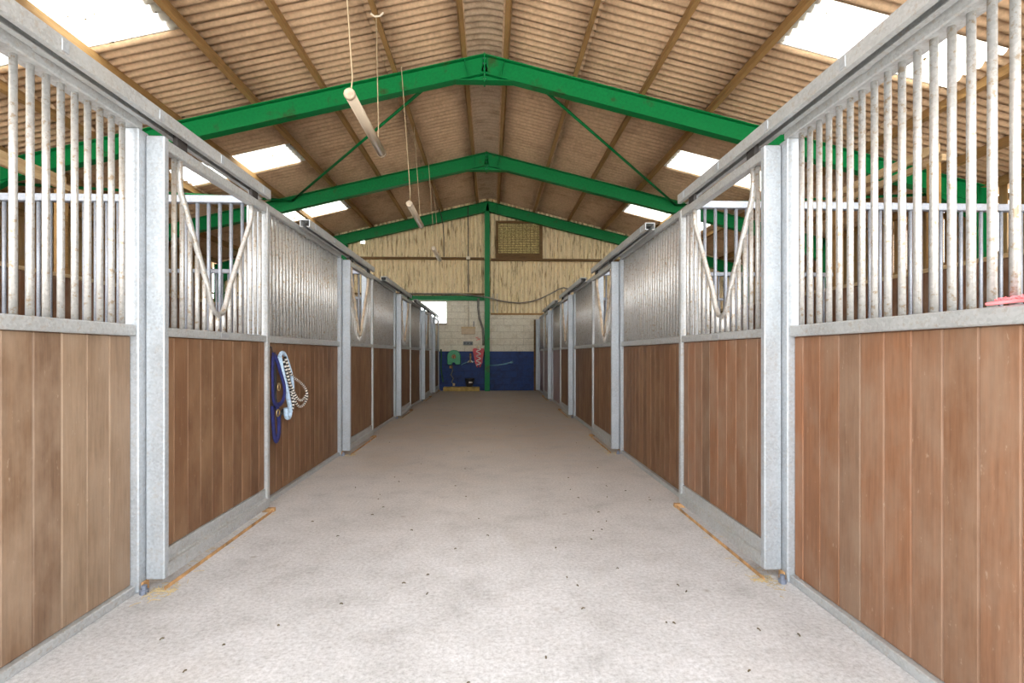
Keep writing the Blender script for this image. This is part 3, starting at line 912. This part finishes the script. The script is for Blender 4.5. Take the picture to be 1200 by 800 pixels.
# red hanger with white rope
t = thing('red_hanger', (-0.415, YW - 0.25, 0.8), 'red V-shaped plastic hanger with a coiled white rope on the blue wall', 'hanger')
mb = MB()
yy0, yy1 = YW - 0.26, YW - 0.02
mb.prism([(-0.610, 1.40), (-0.585, 1.45), (-0.485, 1.45), (-0.445, 1.40), (-0.415, 1.20), (-0.445, 0.80), (-0.485, 0.82), (-0.545, 1.02)], 'y', yy0, yy1)
mb.prism([(-0.385, 1.40), (-0.345, 1.45), (-0.245, 1.45), (-0.220, 1.40), (-0.285, 1.02), (-0.345, 0.82), (-0.385, 0.80), (-0.415, 1.20)], 'y', yy0, yy1)
mb.box(-0.545, -0.285, yy1 - 0.06, yy1, 0.95, 1.42)
solo('hanger_body', mb, 'red', t)
pts = []
for i in range(60):
    u = i / 59
    pts.append((-0.415 + 0.07 * math.sin(u * 24), YW - 0.30 + 0.03 * math.cos(u * 24), 1.46 - 0.60 * u))
solo('rope_coil', MB().tube(pts, 0.016, 6), 'rope_white', t, None, 0, True)
solo('hanger_peg', MB().tube([(-0.415, YW, 1.48), (-0.415, YW - 0.28, 1.50)], 0.025, 8), 'brass', t)
# pale hose / rail along the blue wall
solo('wall_hose', MB().tube([(-1.02, YW - 0.04, 0.88), (-0.85, YW - 0.05, 0.97), (-0.72, YW - 0.05, 1.0), (-0.55, YW - 0.05, 1.0)], 0.014, 6), 'cyan', None, None, 0, True,
     label='thin pale hose looping from the reel to the tap', cat='hose')
solo('wall_pole', MB().tube([(-0.03, YW - 0.03, 0.865), (0.25, YW - 0.04, 0.88), (0.5, YW - 0.04, 0.92), (0.70, YW - 0.04, 0.97)], 0.02, 6).tube([(0.68, YW - 0.04, 0.965), (0.76, YW - 0.05, 0.985)], 0.035, 8), 'cyan', None, None, 0, True,
     label='pale blue pole fixed on the blue wall right of the green post', cat='pole')
# sleeper and dark bucket on the floor
boxpart('timber_sleeper', -1.60, -0.38, YW - 0.36, YW - 0.14, 0.0, 0.15, 'log', None, 0.02, label='ochre timber sleeper lying at the foot of the blue wall', cat='timber')
t = thing('feed_bucket', (-0.72, YW - 0.24, 0.15), 'low dark rubber feed bucket on the timber sleeper', 'bucket')
mb = MB().tube([(-0.72, YW - 0.25, 0.15), (-0.72, YW - 0.25, 0.17), (-0.72, YW - 0.25, 0.40), (-0.72, YW - 0.25, 0.43), (-0.72, YW - 0.25, 0.43)], [0.10, 0.11, 0.16, 0.17, 0.13], 14)
solo('bucket_body', mb, 'dark', t, None, 0, True)
boxpart('bucket_label', -0.74, -0.62, YW - 0.415, YW - 0.40, 0.28, 0.33, 'rope_white', t, 0.003)

# ------------------------------------------------------------------ tack hanging on the second left panel
XB = sx(-1, -0.038)
solo('tack_hook', MB().tube([(XB - 0.005, 4.47, 1.33), (XB + 0.02, 4.47, 1.32), (XB + 0.03, 4.47, 1.27), (XB + 0.045, 4.47, 1.25), (XB + 0.05, 4.47, 1.28)], 0.006, 6), 'dark',
     label='small dark hook on the boards holding the head collar', cat='hook')
t = thing('head_collar', (XB + 0.03, 4.47, 0.5), 'navy blue webbing head collar hanging by the nearest left sliding door', 'head collar')
xo = XB + 0.035
def strap(name, pts, r, mat, parent, flat=(0.35, 1.0), n=8):
    # smooth the polyline a little
    P = [Vector(p) for p in pts]
    for _ in range(2):
        Q = [P[0]]
        for a, b in zip(P, P[1:]):
            Q += [a.lerp(b, 0.25), a.lerp(b, 0.75)]
        Q.append(P[-1]); P = Q
    return solo(name, MB().tube(P, r, n, None, flat), mat, parent, None, 0, True)
strap('cheek_strap', [(xo, 4.47, 1.27), (xo + 0.01, 4.43, 1.15), (xo + 0.02, 4.41, 1.0), (xo + 0.02, 4.42, 0.87), (xo + 0.02, 4.48, 0.82), (xo + 0.03, 4.58, 0.83), (xo + 0.03, 4.64, 0.90), (xo + 0.03, 4.63, 0.99), (xo + 0.025, 4.56, 1.10), (xo + 0.015, 4.52, 1.20), (xo, 4.48, 1.27)], 0.021, 'navy', t, (0.5, 1.0))
strap('nose_strap', [(xo, 4.45, 0.82), (xo + 0.01, 4.44, 0.70), (xo + 0.02, 4.44, 0.56), (xo + 0.02, 4.48, 0.51), (xo + 0.02, 4.54, 0.55), (xo + 0.02, 4.54, 0.70), (xo + 0.01, 4.52, 0.82)], 0.026, 'navy', t, (0.5, 1.0))
strap('throat_strap', [(xo - 0.01, 4.49, 1.24), (xo - 0.005, 4.52, 1.05), (xo, 4.49, 0.9), (xo, 4.54, 0.78), (xo, 4.62, 0.72), (xo, 4.68, 0.76)], 0.016, 'rope_black', t, (1, 1))
ring = [(xo + 0.04, 4.47 + 0.03 * math.cos(a), 0.76 + 0.03 * math.sin(a)) for a in [i * math.pi / 6 for i in range(13)]]
solo('ring', MB().tube(ring, 0.006, 6), 'brass', t, None, 0, True)
ring = [(xo + 0.04, 4.49 + 0.025 * math.cos(a), 0.98 + 0.03 * math.sin(a)) for a in [i * math.pi / 6 for i in range(13)]]
solo('buckle', MB().tube(ring, 0.006, 6), 'brass', t, None, 0, True)
# pale blue padded rope
t = thing('pale_lead_rope', (XB + 0.05, 4.6, 0.6), 'thick pale blue lead rope looped over the navy head collar', 'lead rope')
xo = XB + 0.055
strap('rope_loop', [(xo, 4.55, 1.24), (xo, 4.59, 1.28), (xo, 4.66, 1.27), (xo, 4.74, 1.18), (xo, 4.82, 1.07), (xo, 4.85, 0.97), (xo, 4.84, 0.92)], 0.016, 'sky_rope', t, (1, 1))
strap('rope_loop', [(xo, 4.55, 1.24), (xo + 0.005, 4.60, 1.10), (xo + 0.01, 4.68, 0.95), (xo + 0.01, 4.74, 0.82), (xo + 0.01, 4.77, 0.74), (xo + 0.01, 4.73, 0.68), (xo + 0.01, 4.67, 0.70), (xo + 0.01, 4.66, 0.78)], 0.021, 'sky_rope', t, (1, 1))
# black and white rope
t = thing('striped_lead_rope', (XB + 0.05, 4.8, 0.7), 'black and white striped rope coiled beside the pale blue rope', 'lead rope')
xo = XB + 0.04
def striped(pts):
    P = [Vector(p) for p in pts]
    for _ in range(3):
        Q = [P[0]]
        for a, b in zip(P, P[1:]):
            Q += [a.lerp(b, 0.25), a.lerp(b, 0.75)]
        Q.append(P[-1]); P = Q
    # resample to an even step so that the flecks are regular
    out = [P[0]]; step = 0.018
    for a, b in zip(P, P[1:]):
        d = (b - a).length; s = step - (out[-1] - a).length if (out[-1] - a).length < step else 0
        while s <= d and d > 0:
            out.append(a + (b - a) * (s / d)); s += step
    mats = [(1 if (i // 1) % 2 else 0) for i in range(len(out))]
    return solo('rope_strand', MB().tube(out, 0.012, 7, mats), ['rope_black', 'rope_white'], t, None, 0, True)
striped([(xo + 0.01, 4.64, 1.22), (xo + 0.01, 4.70, 1.12), (xo + 0.01, 4.78, 0.98), (xo + 0.01, 4.86, 0.86), (xo + 0.01, 4.88, 0.78), (xo + 0.01, 4.82, 0.72)])
striped([(xo + 0.02, 4.66, 1.24), (xo + 0.02, 4.76, 1.10), (xo + 0.02, 4.86, 1.04), (xo + 0.02, 5.04, 0.99), (xo + 0.02, 5.19, 0.91), (xo + 0.02, 5.22, 0.83), (xo + 0.02, 5.12, 0.76), (xo + 0.02, 5.00, 0.75), (xo + 0.02, 4.90, 0.81), (xo + 0.02, 4.82, 0.92)])
striped([(xo + 0.03, 4.62, 1.18), (xo + 0.03, 4.72, 1.02), (xo + 0.03, 4.82, 0.92), (xo + 0.03, 4.94, 0.83), (xo + 0.03, 5.06, 0.81), (xo + 0.03, 5.16, 0.86)])
# pink twine on the right rail
pts = []
for i in range(50):
    u = i / 49
    pts.append((sx(1, -0.03) + 0.012 * math.sin(i * 1.9), 1.53 + 0.10 * u, 1.430 + 0.018 * abs(math.sin(i * 1.3))))
t = thing('baler_twine', (sx(1, -0.03), 1.55, 1.42), 'pink baler twine tied on the middle rail of the nearest right panel', 'twine')
solo('twine_knot', MB().tube(pts, 0.004, 5), 'pink', t)
solo('twine_tail', MB().tube([(sx(1, 0.0), 1.64, 1.430), (sx(1, -0.01), 1.56, 1.432), (sx(1, -0.005), 1.50, 1.430), (sx(1, -0.03), 1.45, 1.45)], 0.006, 5), 'pink', t)

# ------------------------------------------------------------------ litter on the floor
def scatter(name, n, area, L, r, mat, label, cat):
    mb = MB()
    for _ in range(n):
        x, y, z = area()
        an = random.uniform(0, math.pi); l = random.uniform(0.4, 1.0) * L
        dx, dy = math.cos(an) * l / 2, math.sin(an) * l / 2
        mb.tube([(x - dx, y - dy, z), (x, y, z + r * 1.5), (x + dx, y + dy, z)], r, 4)
    return solo(name, mb, mat, label=label, cat=cat, kind='stuff')
def edge_area():
    sd = random.choice((-1, 1)); k = random.choice((0, 0, 0, 1, 1, 2, 3))
    y = Y0 + PITCH * k + random.choice((random.gauss(-0.02, 0.05), random.gauss(-0.02, 0.05), random.uniform(-0.1, 1.5)))
    return (sx(sd, random.uniform(0.04, 0.18)), y, 0.004)
scatter('straw_litter', 330, edge_area, 0.06, 0.0016, 'straw', 'wisps of straw lying along the foot of the doors', 'straw')
def open_area():
    return (random.uniform(-1.5, 1.4), random.choice((random.uniform(1.5, 5), random.uniform(2, 14))), 0.003)
scatter('straw_litter', 90, open_area, 0.022, 0.003, 'dung', 'small dark flecks of litter scattered on the concrete', 'litter')
